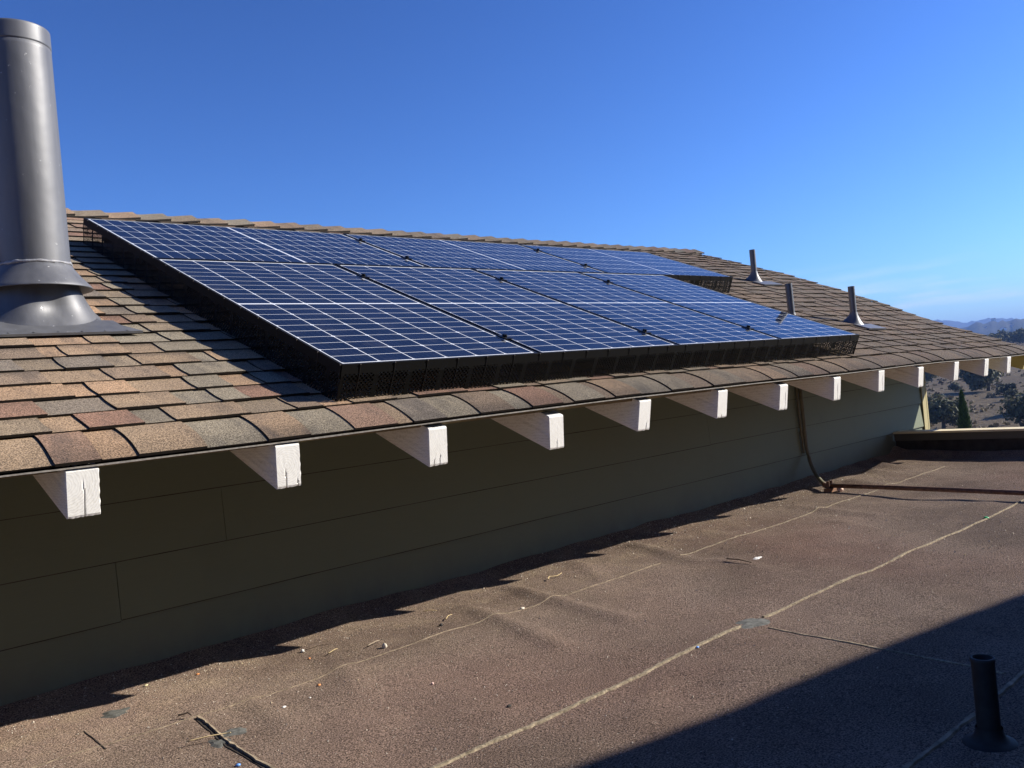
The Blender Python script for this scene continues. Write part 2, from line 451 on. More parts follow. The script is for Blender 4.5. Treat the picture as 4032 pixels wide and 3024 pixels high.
# the courses just above the flat roof: the lowest board is a flat base board
joints = {.213: [(-.59, .005)], .430: [(-.16, .003), (3.246, .003)], .645: [(1.7, .002)], .0: []}
for a, b in zip(lap_z, lap_z[1:]):
    js = sorted(joints.get(a, []) if a in joints else [])
    if a < .2 and a > -.1: js = []
    xs_ = [-7.0] + [j[0] for j in js] + [XC]
    for n_, (x0, x1) in enumerate(zip(xs_, xs_[1:])):
        dz = (js[n_][1] if n_ < len(js) else 0)
        N = max(2, int((x1-x0)/.25)); g = .0012
        xx = [x0+g + (x1-x0-2*g)*q/N for q in range(N+1)]
        def zz(x): return a - dz + .0015*noise.noise((x*1.5, a*5, 0))
        lo = [(x, YW - .013 + .0015*noise.noise((x*.9, a*7, 2)), zz(x)) for x in xx]
        hi = [(x, YW - .0015, b + .012) for x in xx]; un = [(x, YW + .004, zz(x) + .001) for x in xx]
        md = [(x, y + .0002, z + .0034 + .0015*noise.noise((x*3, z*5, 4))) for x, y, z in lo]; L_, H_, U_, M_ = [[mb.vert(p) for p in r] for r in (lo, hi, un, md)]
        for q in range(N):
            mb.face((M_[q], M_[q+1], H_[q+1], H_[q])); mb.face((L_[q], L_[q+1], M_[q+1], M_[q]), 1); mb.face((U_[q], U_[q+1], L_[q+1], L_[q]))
        mb.face((L_[0], H_[0], U_[0])); mb.face((L_[-1], U_[-1], H_[-1]))
# backing and gable end and far walls
mb.quad((-7, YW+.005, -3), (XC, YW+.005, -3), (XC, YW+.005, 1.16), (-7, YW+.005, 1.16))
gz = lambda y: RP(3, 0, 0).z + (y-RP(3, 0, 0).y)*SN/CS - .05
yb = 2*YR - YW
i0 = [mb.vert(p) for p in ((XC, YW+.005, -3), (XC, yb, -3), (XC, yb, gz(YW)), (XC, YR, gz(YR)), (XC, YW+.005, gz(YW)))]; mb.face(i0)
i0 = [mb.vert(p) for p in ((-7, YW+.005, -3), (-7, yb, -3), (-7, yb, gz(YW)), (-7, YR, gz(YR)), (-7, YW+.005, gz(YW)))]; mb.face(i0[::-1])
mb.quad((XC, yb, -3), (-7, yb, -3), (-7, yb, gz(YW)), (XC, yb, gz(YW)))
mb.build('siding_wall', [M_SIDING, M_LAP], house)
mb = MB(); mb.box(XC-.002, XC+.022, YW-.022, YW+.10, -3, 1.12); mb.box(XC-.085, XC-.002, YW-.020, YW-.0135, -3, 1.12)
mb.build('corner_trim', M_TRIM, house)
# ---- barge board under the rake
mb = MB()
pts = [(-.17, -.045, -.185), (.15, -.045, -.195), (.6, -.045, -.20), (1.3, -.045, -.20), (1.8, -.045, -.20), (2.4, -.045, -.20), (3.0, -.045, -.20), (3.66, -.045, -.20)]
for (v0, t0, b0), (v1, t1, b1) in zip(pts, pts[1:]):
    for xx, rv in ((7.22, 0), (7.265, 1)):
        q = (DP((xx, v0, t0)), DP((xx, v1, t1)), DP((xx, v1, b1)), DP((xx, v0, b0))); mb.quad(*(q[::-1] if rv else q))
    mb.quad(DP((7.22, v0, b0)), DP((7.22, v1, b1)), DP((7.265, v1, b1)), DP((7.265, v0, b0)))
q = pts[0]; mb.quad(DP((7.22, q[0], q[2])), DP((7.265, q[0], q[2])), DP((7.265, q[0], q[1])), DP((7.22, q[0], q[1])))
mb.build('barge_board', M_BARGE, house)

# =================================================================== SOLAR ARRAY
PITCH, GAPY = 1.018, .014
def panel_frame():
    mb = MB(); T = .040; L = .011
    mb.box(0, PW, 0, L, -T, 0); mb.box(0, PW, PH-L, PH, -T, 0)
    mb.box(0, L, L, PH-L, -T, -.0003); mb.box(PW-L, PW, L, PH-L, -T, -.0003)
    return mb
def panel_face():
    mb = MB(); L = .011
    mb.quad((L, L, -.0022), (PW-L, L, -.0022), (PW-L, PH-L, -.0022), (L, PH-L, -.0022), 0, None, [(L, L), (PW-L, L), (PW-L, PH-L), (L, PH-L)])
    mb.quad((L, PH-L, -.012), (PW-L, PH-L, -.012), (PW-L, L, -.012), (L, L, -.012), 1, None, [(0, 0)]*4)
    return mb
def clamp_mb():
    mb = MB()
    mb.box(-.022, .022, -.030, .030, .0006, .0045); mb.box(-.008, .008, -.024, .024, -.03, .0006)
    mb.lathe([(.0001, .016), (.010, .016), (.0115, .012), (.0115, .0045)], (0, 0, 0), 10); return mb
ROT = Matrix(((1, 0, 0), (0, CS, -SN), (0, SN, CS)))
def at_plane(o, u, v, n, rz=0):
    o.matrix_world = Matrix.Translation(PL(u, v, n)) @ ROT.to_4x4() @ Matrix.Rotation(rz, 4, 'Z')
gp = 'solar panels of the rooftop array'
proto = empty('solar_panel', (0, 0, 0), '', 'solar panel', gp)
fr = panel_frame().build('panel_frame', M_FRAME, proto); fc = panel_face().build('cell_face', [M_CELL, M_BACK], proto)
cl0 = clamp_mb().build('panel_clamp', M_FRAME, proto); COL.objects.unlink(cl0)
flabels = ['front row upright panel at the near left corner of the array', 'front row upright panel, second from the near left corner',
           'front row upright panel, second from the right end', 'front row upright at the right end with a dark vent reflection']
blabels = ['back row sideways panel at the left end, nearest the big flue', 'back row sideways panel in the middle, just under the ridge', 'back row sideways panel at the right end, beyond the front row']
def place_panel(o, label, u, v, rz, clamps):
    o['label'] = 'blue black solar panel, ' + label
    at_plane(o, u, v, 0, rz)
    for cx, cy, r in clamps:
        c = cl0.copy(); COL.objects.link(c); c.parent = o; c.location = (cx, cy, 0); c.rotation_euler = (0, 0, r)
def dup_panel():
    o = proto.copy(); COL.objects.link(o)
    for ch in (fr, fc): c = ch.copy(); COL.objects.link(c); c.parent = o
    return o
panels = [proto] + [dup_panel() for _ in range(6)]
for i in range(4):
    place_panel(panels[i], flabels[i], i*PITCH, 0, 0, [(PW+.010, .238, 0), (PW+.010, 1.392, 0)] if i < 3 else [])
VB = PH + GAPY
for i in range(3):   # rotated 90 degrees: local x -> v, local y -> -u
    place_panel(panels[4+i], blabels[i], i*(PH+.014) + PH, VB, R(90), [(.232, -.007, R(90)), (.765, -.007, R(90))] if i < 2 else [])
UE = 4*PITCH - (PITCH-PW); UB = 3*PH + .028; VT = VB + PW
# skirts
skirt = empty('array_skirt', PL(0, 0, -.15), 'black perforated metal skirt closing the sides of the solar array', 'skirt')
def skirt_side(a, b, depth, name='skirt_panel', inset=.012, lean=.0):
    (u0, v0), (u1, v1) = a, b; L = math.hypot(u1-u0, v1-v0); du, dv = (u1-u0)/L, (v1-v0)/L
    nu, nv = dv, -du                                   # outward
    mb = MB(); N = max(1, int(L/.077)); H = depth
    rows = []
    for q in range(N+1):
        s = L*q/N; wob = .003*noise.noise((s*5+u0, v0, 0)); row = []
        for z, off in ((.0005, .003), (-.045, .004), (-H, .004 - lean + wob)):
            row.append((PL(u0 + du*s + nu*off, v0 + dv*s + nv*off, z - (.004*noise.noise((s*3, u0, 2)) if z < -.1 else 0)), (s, -z)))
        rows.append(row)
    for A, B in zip(rows, rows[1:]):
        for j in range(2):
            mb.quad(A[j+1][0], B[j+1][0], B[j][0], A[j][0], 0, None, [A[j+1][1], B[j+1][1], B[j][1], A[j][1]])
    # turned top lip
    for A, B in zip(rows, rows[1:]):
        mb.quad(A[0][0], B[0][0], B[0][0] - (ROT @ Vector((nu, nv, 0)))*.008, A[0][0] - (ROT @ Vector((nu, nv, 0)))*.008, 1)
    s = 0.077
    while s < L:                                       # folded seams
        w = .0022
        def q(ds, z, o): 
            off = .004 - (lean if z < -.1 else 0) + o
            return PL(u0 + du*(s+ds) + nu*off, v0 + dv*(s+ds) + nv*off, z)
        for z0, z1 in ((-H, -.045), (-.045, .0)):
            mb.quad(q(-w, z0, .0005), q(0, z0, .0014), q(0, z1, .0014), q(-w, z1, .0005), 1)
            mb.quad(q(0, z0, .0014), q(w, z0, .0005), q(w, z1, .0005), q(0, z1, .0014), 1)
        tip = q(0, .0, .001)
        mb.box(-.0018, .0018, -.0015, .0015, -.003, .0022, lambda p: tip + ROT @ Vector(p), 2)
        s += .154
    return mb.build(name, [M_SKIRT, M_SKTRIM, M_CLIP], skirt)
SK = .150
skirt_side((0, 0), (UE, 0), SK, lean=.012)
skirt_side((0, VT), (0, 0), SK, lean=.006)
skirt_side((UE, 0), (UE, VB-.002), SK)
skirt_side((UE, VB), (UB, VB), SK)
skirt_side((UB, VB), (UB, VT), SK)
# rails and feet under the array
for v in (.24, 1.39, VB+.24, VB+.77):
    rl = MB(); ue = UE if v < VB else UB
    rl.box(.03, ue-.03, v-.02, v+.02, -.085, -.0405, lambda p: PL(*p))
    for k in range(5):
        u = .2 + (ue-.4)*k/4; rl.box(u-.025, u+.025, v-.03, v+.03, -D_ROOF+.004, -.085, lambda p: PL(*p))
    rl.build('mounting_rail', M_SKTRIM, skirt)

# =================================================================== FLUE
fu, fv = -.648, 1.194
FB = RP(fu, fv, 0)
flue = empty('flue_pipe', FB, 'tall thick grey metal flue with storm collar at the left edge of the roof', 'flue')
fr_ = .133
mb = MB()
mb.lathe([(fr_, .10), (fr_, .60), (fr_, 1.07), (fr_, 1.085), (fr_-.0012, 1.0865), (fr_-.0012, 1.0885), (fr_+.0012, 1.090), (fr_+.0012, 1.095), (fr_+.0012, 1.150), (fr_+.0012, 1.158), (fr_, 1.160), (fr_-.0035, 1.160), (fr_-.004, 1.158), (fr_-.004, 1.15), (fr_-.004, 1.0), (fr_-.004, .7)], FB, 64)
mb.tube([FB + Vector((fr_*math.cos(a), fr_*math.sin(a), .12)) + Vector((.001*math.cos(a), .001*math.sin(a), 0)) for a in (R(-140),)] + [FB + Vector((fr_+.001, 0, 1.08))*0 + FB*0 + Vector((FB.x+fr_*math.cos(R(-140)), FB.y+fr_*math.sin(R(-140)), FB.z+1.08))], .0022, 6)
mb.build('flue_tube', M_GREY, flue, smooth=True, origin=FB)
mb = MB()
mb.lathe([(fr_+.001, .212), (fr_+.004, .210), (fr_+.009, .198), (fr_+.035, .162), (fr_+.066, .126), (fr_+.074, .115), (fr_+.075, .110), (fr_+.070, .112), (fr_+.045, .132), (fr_+.02, .155)], FB, 64)
mb.build('storm_collar', M_GREY, flue, smooth=True, origin=FB)
mb = MB(); rows = []
for k in range(72):
    a = k*math.tau/72; row = []
    for q in range(6):
        b = q*math.tau/6; rr = .0045*(1 + .8*noise.noise((math.cos(a)*5, math.sin(a)*5, 2)) + .5*noise.noise((math.cos(a)*14, math.sin(a)*14, 3)))
        R_ = fr_ + .003 + rr*math.cos(b); row.append(mb.vert(FB + Vector((R_*math.cos(a), R_*math.sin(a), .213 + 1.5*rr*math.sin(b) + .004*noise.noise((math.cos(a)*3, math.sin(a)*3, 8))))))
    rows.append(row)
for k in range(72):
    for q in range(6): mb.face((rows[k][q], rows[(k+1) % 72][q], rows[(k+1) % 72][(q+1) % 6], rows[k][(q+1) % 6]))
mb.build('sealant_bead', M_SEALANT, flue, smooth=True, origin=FB)
mb = MB(); nA = 64; rows = []
for j in range(13):
    t = j/12; row = []
    for k in range(nA):
        a = k*math.tau/nA
        top = FB + Vector((.150*math.cos(a), .150*math.sin(a), .150))
        bot = RP(fu + .222*math.cos(a), fv + .222*math.sin(a), .012)
        p = bot.lerp(top, t)
        e = t*(1-t)*4
        rad = Vector((math.cos(a), math.sin(a), 0))
        p += rad*(-.010*e + .0)                               # slightly concave
        dn = math.exp(-((a-R(276))/R(24))**2)*math.exp(-((t-.42)/.3)**2)
        p -= rad*.034*dn                                      # the dent in front
        if t < .08: p += rad*.004
        row.append(p)
    rows.append(row)
idx = [[mb.vert(p) for p in r] for r in rows]
for A, B in zip(idx, idx[1:]):
    for k in range(nA): mb.face((A[k], A[(k+1) % nA], B[(k+1) % nA], B[k]))
mb.build('flashing_cone', M_GREY, flue, smooth=True, origin=FB)
mb = MB()
outline = [(-1.1, .905), (-.9, .900), (-.6, .906), (-.345, .908), (-.40, 1.0), (-.405, 1.07), (-.455, 1.075), (-.46, 1.20), (-.52, 1.33), (-1.1, 1.33)]
n0 = len(outline)
ctr = mb.vert(RP(-.75, 1.12, .026)); ring = [mb.vert(RP(u, v, .0255 + .001*noise.noise((u*9, v*9, 0)))) for u, v in outline]; low = [mb.vert(RP(u, v, .016)) for u, v in outline]
for k in range(n0):
    mb.face((ctr, ring[k], ring[(k+1) % n0])); mb.face((ring[k], low[k], low[(k+1) % n0], ring[(k+1) % n0]))
for k in range(9):
    u = -1.0 + .085*k; c = RP(u, .915, .0265); mb.lathe([(.0001, .002), (.003, .0015), (.0045, 0)], c, 8)
mb.build('flashing_plate', M_GREY, flue, origin=FB)

# =================================================================== SMALL VENTS
def vent(u, v, h, dia, label, tilt):
    B = RP(u, v, 0.01); e = empty('vent_pipe', B, label, 'vent pipe', 'small vent pipes on the right of the roof')
    r = dia/2
    axis = Vector((tilt[0], tilt[1], 1)).normalized()
    mb = MB(); pts = [B + axis*s for s in (0.02, h*.5, h)]
    mb.tube(pts, r, 24, False)
    a = axis.cross(Vector((0, 1, 0))).normalized(); b = axis.cross(a)
    ro = [mb.vert(pts[2] + r*(math.cos(k*math.tau/24)*a + math.sin(k*math.tau/24)*b)) for k in range(24)]
    ri = [mb.vert(pts[2] + .86*r*(math.cos(k*math.tau/24)*a + math.sin(k*math.tau/24)*b)) for k in range(24)]
    rd = [mb.vert(pts[2] - axis*.12 + .86*r*(math.cos(k*math.tau/24)*a + math.sin(k*math.tau/24)*b)) for k in range(24)]
    for k in range(24):
        k2 = (k+1) % 24; mb.face((ro[k], ro[k2], ri[k2], ri[k])); mb.face((ri[k], ri[k2], rd[k2], rd[k]))
    mb.build('vent_tube', M_VENT, e, smooth=True, origin=B)
    mb = MB(); rows = []
    for j in range(7):
        t = j/6; row = []
        for k in range(32):
            an = k*math.tau/32
            bot = RP(u + .078*math.cos(an), v + .095*math.sin(an), .014); top = B + axis*.095 + Vector((r*1.10*math.cos(an), r*1.10*math.sin(an), 0))
            p = bot.lerp(top, t) ; p -= Vector((math.cos(an), math.sin(an), 0))*.010*4*t*(1-t)
            row.append(mb.vert(p))
        rows.append(row)
    for A, C in zip(rows, rows[1:]):
        for k in range(32): mb.face((A[k], A[(k+1) % 32], C[(k+1) % 32], C[k]))
    mb.build('vent_boot', M_VENT, e, smooth=True, origin=B)
    mb = MB()
    q = [RP(u-.13, v-.19, .028), RP(u+.20, v-.19, .028), RP(u+.20, v-.05, .024), RP(u-.13, v-.05, .024)]
    w = [RP(u-.13, v-.19, .016), RP(u+.20, v-.19, .016), RP(u+.20, v-.05, .014), RP(u-.13, v-.05, .014)]
    mb.quad(*q)
    for k in range(4): mb.quad(q[k], w[k], w[(k+1) % 4], q[(k+1) % 4])
    mb.build('vent_plate', M_VENT, e, origin=B)
vent(6.14, 2.10, .315, .058, 'grey vent pipe with flared boot standing clear against the sky, highest on the slope', (.01, .0))
vent(4.47, .705, .32, .052, 'grey vent pipe rising just behind the right edge of the panels, its foot hidden', (-.02, .0))
vent(5.49, .70, .315, .055, 'grey vent pipe with flared boot farthest right and lowest on the slope', (.005, .0))

# =================================================================== FLAT ROOF
XP = 6.05
FOLDS = [((.72, .34), (.50, -.46), .019), ((1.06, .42), (.89, -.42), .022), ((2.10, .52), (1.83, -.12), .020), ((1.90, -.12), (1.80, -.52), .012), ((1.58, .46), (1.38, .10), .013),
         ((-.43, .08), (-.47, -.27), .013), ((-.05, .12), (-.17, -.16), .012), ((3.42, .28), (3.26, -.36), .020), ((3.05, -.2), (2.92, -.46), .011), ((2.49, -.75), (3.78, -.79), .010),
         ((4.47, .42), (4.36, .05), .030), ((5.02, .52), (4.92, .28), .035), ((5.34, .54), (5.28, .36), .035), ((-.27, -.63), (-.06, -.74), .006), ((.40, -.98), (.12, -1.10), .008), ((2.6, .45), (2.45, .1), .010)]
def fz(x, y):
    z = .013*noise.noise((x*1.5, y*1.5, 0)) + .006*noise.noise((x*4, y*4, 4)) + .0012*noise.noise((x*14, y*14, 7))
    for (a, b), (c, d), h in FOLDS:
        dx, dy = c-a, d-b; L2 = dx*dx+dy*dy; t = max(0, min(1, ((x-a)*dx+(y-b)*dy)/L2))
        e = math.hypot(x-a-t*dx, y-b-t*dy); wdt = (.040 + .022*t)*(1 + .25*noise.noise((x*3, y*3, 6)))*(1.6 if h > .028 else 1)
        z += h*math.exp(-(e/wdt)**2)*(1-.35*t)*min(1, .3+4*t)
    z += (.035 + .010*noise.noise((x*5, 2.2, 0)))*sm(y, .60, .73)      # cant up the wall
    z += .05*sm(x, 5.90, 6.06)
    z += .020*sm(x, 3.2, 5.6)*sm(y, -.2, .6)
    return z
def axis_pts(segs):
    out = []
    for a, b, st in segs:
        n = max(1, round((b-a)/st)); out += [a + (b-a)*i/n for i in range(n)]
    return out + [segs[-1][1]]
xs = axis_pts([(-6, -1.4, .15), (-1.4, 2.2, .022), (2.2, 6.06, .032)])
ys = axis_pts([(-9, -2.3, .2), (-2.3, -1.1, .04), (-1.1, .66, .022), (.66, .735, .012)])
mb = MB(); G = [[mb.vert((x, y, fz(x, y))) for x in xs] for y in ys]
for j in range(len(ys)-1):
    for i in range(len(xs)-1): mb.face((G[j][i], G[j][i+1], G[j+1][i+1], G[j+1][i]))
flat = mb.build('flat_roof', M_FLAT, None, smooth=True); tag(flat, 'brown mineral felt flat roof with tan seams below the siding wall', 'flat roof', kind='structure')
def strip(pts, wfn, mat, name, lift=.004, rag=.004, seed=0, parent=flat, step=.02):
    mb = MB(); P = []
    for (a, b), (c, d) in zip(pts, pts[1:]):
        n = max(2, int(math.hypot(c-a, d-b)/step)); P += [(a+(c-a)*i/n, b+(d-b)*i/n) for i in range(n)]
    P.append(pts[-1]); rows = []
    for i, (x, y) in enumerate(P):
        a = P[max(0, i-1)]; b = P[min(len(P)-1, i+1)]; tx, ty = b[0]-a[0], b[1]-a[1]; L = math.hypot(tx, ty); nx, ny = -ty/L, tx/L
        wob = .006*noise.noise((x*.9, y*.9, seed)) + .003*noise.noise((x*6, y*6, seed+5))
        w = wfn(x, y)*(1 + .5*noise.noise((x*7, y*7, seed+1)) + .35*noise.noise((x*31, y*31, seed+2)))
        r1 = rag*noise.noise((x*40, y*40, seed+3)); r2 = rag*noise.noise((x*40, y*40, seed+4))
        row = []
        for s, h in ((-1, -.003), (-.6, lift), (.6, lift*.8), (1, -.003)):
            o = wob + s*w/2 + (r1 if s < 0 else r2); X, Y = x+nx*o, y+ny*o
            row.append(mb.vert((X, Y, fz(X, Y) + h)))
        rows.append(row)
    for A, B in zip(rows, rows[1:]):
        for q in range(3): mb.face((A[q], B[q], B[q+1], A[q+1]))
    return mb.build(name, mat, parent)
strip([(-1.6, -.90), (-.39, -.893), (.3, -.90), (.98, -.893)], lambda x, y: .019, M_SEAM, 'roof_seam', .006, .006, 1)
strip([(1.14, -.892), (2.0, -.912), (3.2, -.94), (3.6, -.95), (5.4, -.96)], lambda x, y: .017, M_SEAM, 'roof_seam', .005, .005, 2)
strip([(-1.1, .07), (-.5, .055), (.3, .05), (1.0, .048), (1.6, .03), (1.75, .045)], lambda x, y: .004 + .004*sm(x, -.2, .8), M_SEAMD, 'roof_seam', .0025, .004, 3)
strip([(1.9, .03), (2.6, .035), (3.6, .04), (5.4, .05)], lambda x, y: .009, M_SEAM, 'roof_seam', .003, .005, 4)
strip([(1.03, -.98), (1.01, -1.15), (.985, -1.36), (.95, -1.69), (.93, -1.78)], lambda x, y: .012, M_SEAM, 'roof_seam', .003, .003, 5)
strip([(-1.2, -1.80), (.1, -1.80), (.60, -1.815)], lambda x, y: .018, M_SEAMD, 'roof_seam', .005, .005, 6)
strip([(.75, -1.815), (2.5, -1.85), (5.3, -1.86)], lambda x, y: .016, M_SEAMD, 'roof_seam', .005, .005, 7)
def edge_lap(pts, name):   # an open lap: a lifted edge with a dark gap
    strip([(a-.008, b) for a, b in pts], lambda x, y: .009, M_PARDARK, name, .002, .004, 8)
    strip([(a+.004, b) for a, b in pts], lambda x, y: .011, M_SEAMD, name, .007, .006, 9)
edge_lap([(-.615, .04), (-.632, -.10), (-.652, -.22), (-.655, -.35), (-.662, -.52), (-.67, -.62)], 'lap_edge')
strip([(-.886, .24), (-.892, .03)], lambda x, y: .006, M_PARDARK, 'lap_edge', .002, .002, 10)
def blot(x, y, rx, ry, mat, name, seed):
    mb = MB(); c = mb.vert((x, y, fz(x, y)+.0035)); ring = []
    for k in range(40):
        a = k*math.tau/40; r = 1 + .6*noise.noise((math.cos(a)*1.3, math.sin(a)*1.3, seed)) + .10*noise.noise((math.cos(a)*5, math.sin(a)*6, seed))
        rr = [(x + rx*r*s*math.cos(a), y + ry*r*s*math.sin(a)) for s in (.5, 1)]
        ring.append([mb.vert((px, py, fz(px, py) + (.0035 if i == 0 else -.001))) for i, (px, py) in enumerate(rr)])
    for k in range(40):
        A, B = ring[k], ring[(k+1) % 40]; mb.face((c, A[0], B[0])); mb.face((A[0], A[1], B[1], B[0]))
    return mb.build(name, mat, flat)
blot(1.06, -.90, .085, .06, M_TAR, 'tar_patch', 1); blot(-.76, .33, .05, .05, M_TAR, 'tar_patch', 2); blot(-.60, -.17, .05, .035, M_TAR, 'tar_patch', 3); blot(-.665, -.22, .03, .04, M_TAR, 'tar_patch', 9)
# ---- parapet at the far end
par = empty('parapet_wall', (XP, -2.5, 0), 'low dark parapet wall with cream cap at the far end of the flat roof', 'parapet')
mb = MB(); mb.box(XP+.02, XP+.12, -8.0, YW-.014, -3, .152); mb.build('parapet_body', M_PARDARK, par)
mb = MB(); mb.box(XP-.005, XP+.0195, -8.0, YW-.016, .150, .212); mb.build('fascia_board', M_PARAPET, par)
mb = MB(); mb.box(XP-.025, XP+.14, -8.0, YW-.018, .2125, .229); mb.build('cap_board', M_CAP, par)
# ---- stub pipe in the shade
sx, sy = .45, -1.90
st = empty('stub_vent', (sx, sy, 0), 'short open dark pipe stub standing in the shaded corner of the flat roof', 'pipe stub')
mb = MB(); c = (sx, sy, fz(sx, sy)); mb.lathe([(.0255, .01), (.0255, .185), (.0268, .190), (.0272, .197), (.0215, .198), (.0215, .06)], c, 28); mb.build('stub_tube', M_DARKM, st, smooth=True, origin=(sx, sy, 0))
mb = MB(); mb.lathe([(.0290, .035), (.030, .026), (.034, .014), (.044, .005), (.056, .002), (.060, -.003)], c, 28); mb.build('stub_flashing', M_DARKM, st, smooth=True, origin=(sx, sy, 0))
# ---- gas pipe down the wall and across the roof
gp_ = empty('gas_pipe', (4.03, .34, .045), 'thin pipe down the siding wall and across the flat roof, rusty where it lies', 'pipe')
def arc(a, b, c, n=8):
    a, b, c = map(Vector, (a, b, c)); return [(1-t)**2*a + 2*t*(1-t)*b + t*t*c for t in [i/n for i in range(n+1)]]
mb = MB(); mb.tube([(4.445, .686, 1.02), (4.452, .684, .55)] + arc((4.462, .684, .26), (4.47, .66, .06), (4.05, .345, .052), 12), (.0148), 12)
mb.build('riser_pipe', M_CONDUIT, gp_, smooth=True)
mb = MB(); mb.tube([(4.03, .335, .051), (4.02, .0, .049), (3.95, -.52, .050), (3.868, -1.05, .050), (3.72, -2.2, .052), (3.5, -3.75, .053)], (.0148), 12)
mb.build('roof_run_pipe', M_RUST, gp_, smooth=True)
mb = MB(); mb.tube([(4.052, .352, .0522), (4.03, .332, .051), (4.028, .31, .051)], .019, 10); mb.build('pipe_union', M_RUST, gp_, smooth=True)
mb = MB(); mb.tube([(4.4555, .684, .40), (4.4575, .684, .37)], .0165, 10); mb.box(4.43, 4.48, .70, .709, .372, .398); mb.build('pipe_strap', M_CONDUIT, gp_)
rz0 = fz(4.03, .3)
blk = empty('pipe_support', (4.03, .30, rz0), 'small weathered wooden block under the rusty pipe beside the wall', 'pipe support')
mb = MB(); mb.box(3.985, 4.085, .275, .325, rz0-.005, .036); mb.build('support_block', M_WOOD, blk)
mb = MB(); mb.box(3.999, 4.005, .29, .31, .03, .085); mb.box(4.045, 4.051, .29, .31, .03, .085); mb.box(3.999, 4.051, .29, .31, .0355, .0385); mb.build('support_bracket', M_RUST, blk)
# second conduit beside the riser
mb = MB(); mb.tube([(4.40, .695, 1.02), (4.42, .695, .50), (4.436, .697, .235)], .009, 8)
cd = mb.build('wall_conduit', M_CONDUIT, None, smooth=True); tag(cd, 'thin straight conduit on the siding just left of the gas pipe', 'conduit')

# ---- debris on the flat roof
M_STRAW = plain('dry_needle', (.55, .42, .22), .8); M_TWIG = plain('dark_twig', (.10, .07, .045), .9); M_STONE = plain('pale_pebble', (.62, .55, .45), .8, nscale=60)
M_ORANGE = plain('orange_chip', (.60, .24, .08), .7); M_WHITE = plain('white_chip', (.72, .70, .66), .8); M_BLUE = plain('blue_plastic', (.12, .30, .70), .4); M_GREEN = plain('green_plastic', (.05, .42, .14), .4); M_DK = plain('dark_chip', (.03, .026, .022), .9)
def stick(name, label, cat, pts, r, mat, h=.006, group=None):
    mb = MB(); P = [(x, y, fz(x, y) + h + r + .004*(i % 2)) for i, (x, y) in enumerate(pts)]
    P2 = []
    for a, b in zip(P, P[1:]): P2 += [Vector(a).lerp(Vector(b), t/4) for t in range(4)]
    P2.append(Vector(P[-1])); mb.tube(P2, [r*(1-.5*i/len(P2)) for i in range(len(P2))], 6)
    tag(mb.build(name, mat, None, smooth=True, origin=P2[0]), label, cat, group)
stick('pine_needle', 'long straw coloured needle lying across the open lap edge in the near left corner', 'needle', [(-.735, -.165), (-.68, -.19), (-.622, -.208), (-.628, -.218)], .0022, M_STRAW, .012)
stick('dry_stem', 'short straw stem just right of the tip of a rafter shadow', 'stem', [(.546, .398), (.57, .378), (.592, .362)], .002, M_STRAW)
stick('dry_stem', 'slanting straw stem beside the soft dark fold in the felt', 'stem', [(.512, .20), (.545, .225), (.58, .243)], .002, M_STRAW)
stick('dry_stem', 'wavy pale straw stem on the dusty strip between two rafter shadows', 'stem', [(1.224, .306), (1.25, .325), (1.29, .31), (1.33, .316)], .003, M_STRAW)
stick('twig', 'grey twig with a dark end beside the pale pebble', 'twig', [(.10, .163), (.145, .172), (.172, .182), (.182, .175)], .0022, plain('grey_twig', (.35, .28, .2), .9))
stick('twig', 'thin stem lying near the left side of the pebble cluster', 'twig', [(-.02, .245), (.015, .252), (.03, .26)], .0018, M_STRAW)
stick('twig', 'thin dark twig lying past the big felt fold, right of the middle', 'twig', [(1.862, -.27), (1.852, -.34), (1.836, -.42)], .0035, M_TWIG)
stick('twig', 'fine dark stem trailing right from a white chip at a rafter shadow', 'twig', [(-.043, .38), (0.01, .365), (.06, .345)], .0018, M_TWIG)
stick('twig', 'short dark curled twig poking up at the top of the lap edge', 'twig', [(-.655, .085), (-.63, .07), (-.628, .05)], .0035, M_TWIG, .008)
def nugget(name, label, cat, x, y, s, mat, sx_=1.0, sz_=.6, rot=0, seed=0):
    mb = MB(); n, k = 10, 7; rows = []; z = fz(x, y)
    for j in range(k+1):
        ph = math.pi*j/k; row = []
        for i in range(n):
            a = i*math.tau/n; d = Vector((math.sin(ph)*math.cos(a), math.sin(ph)*math.sin(a), math.cos(ph)))
            r = s*(1 + .35*noise.noise(d*1.7 + Vector((seed, 0, 0))))
            p = Vector((d.x*r*sx_, d.y*r, d.z*r*sz_)); p.rotate(Matrix.Rotation(rot, 3, 'Z')); row.append(mb.vert(p + Vector((x, y, z + s*sz_*.7))))
        rows.append(row)
    for A, B in zip(rows, rows[1:]):
        for i in range(n): mb.face((A[i], B[i], B[(i+1) % n], A[(i+1) % n]))
    tag(mb.build(name, mat, None, smooth=True, origin=(x, y, z)), label, cat)
nugget('pebble', 'pale peach pebble standing by the thin seam, largest stone on the felt', 'pebble', .141, .108, .0105, M_STONE, .8, 1.0, .3, 1)
nugget('pebble', 'flat pale pebble right on the thin seam farther along', 'pebble', .81, .056, .010, M_STONE, 1.3, .5, .6, 2)
nugget('bark_chip', 'dark speckled bark chip left of the first soft fold', 'chip', .446, .151, .008, M_DK, 1.2, .7, 0, 3)
nugget('paint_chip', 'white paint chip at the tip of a rafter shadow', 'chip', -.043, .392, .0075, M_WHITE, 1, .8, 0, 4)
nugget('paint_chip', 'white oval chip alone on open felt in the near left area', 'chip', -.396, -.105, .006, M_WHITE, 1.4, .4, .7, 5)
nugget('paint_chip', 'small round white chip right of the oval white chip', 'chip', -.30, -.10, .004, M_WHITE, 1, .5, 0, 6)
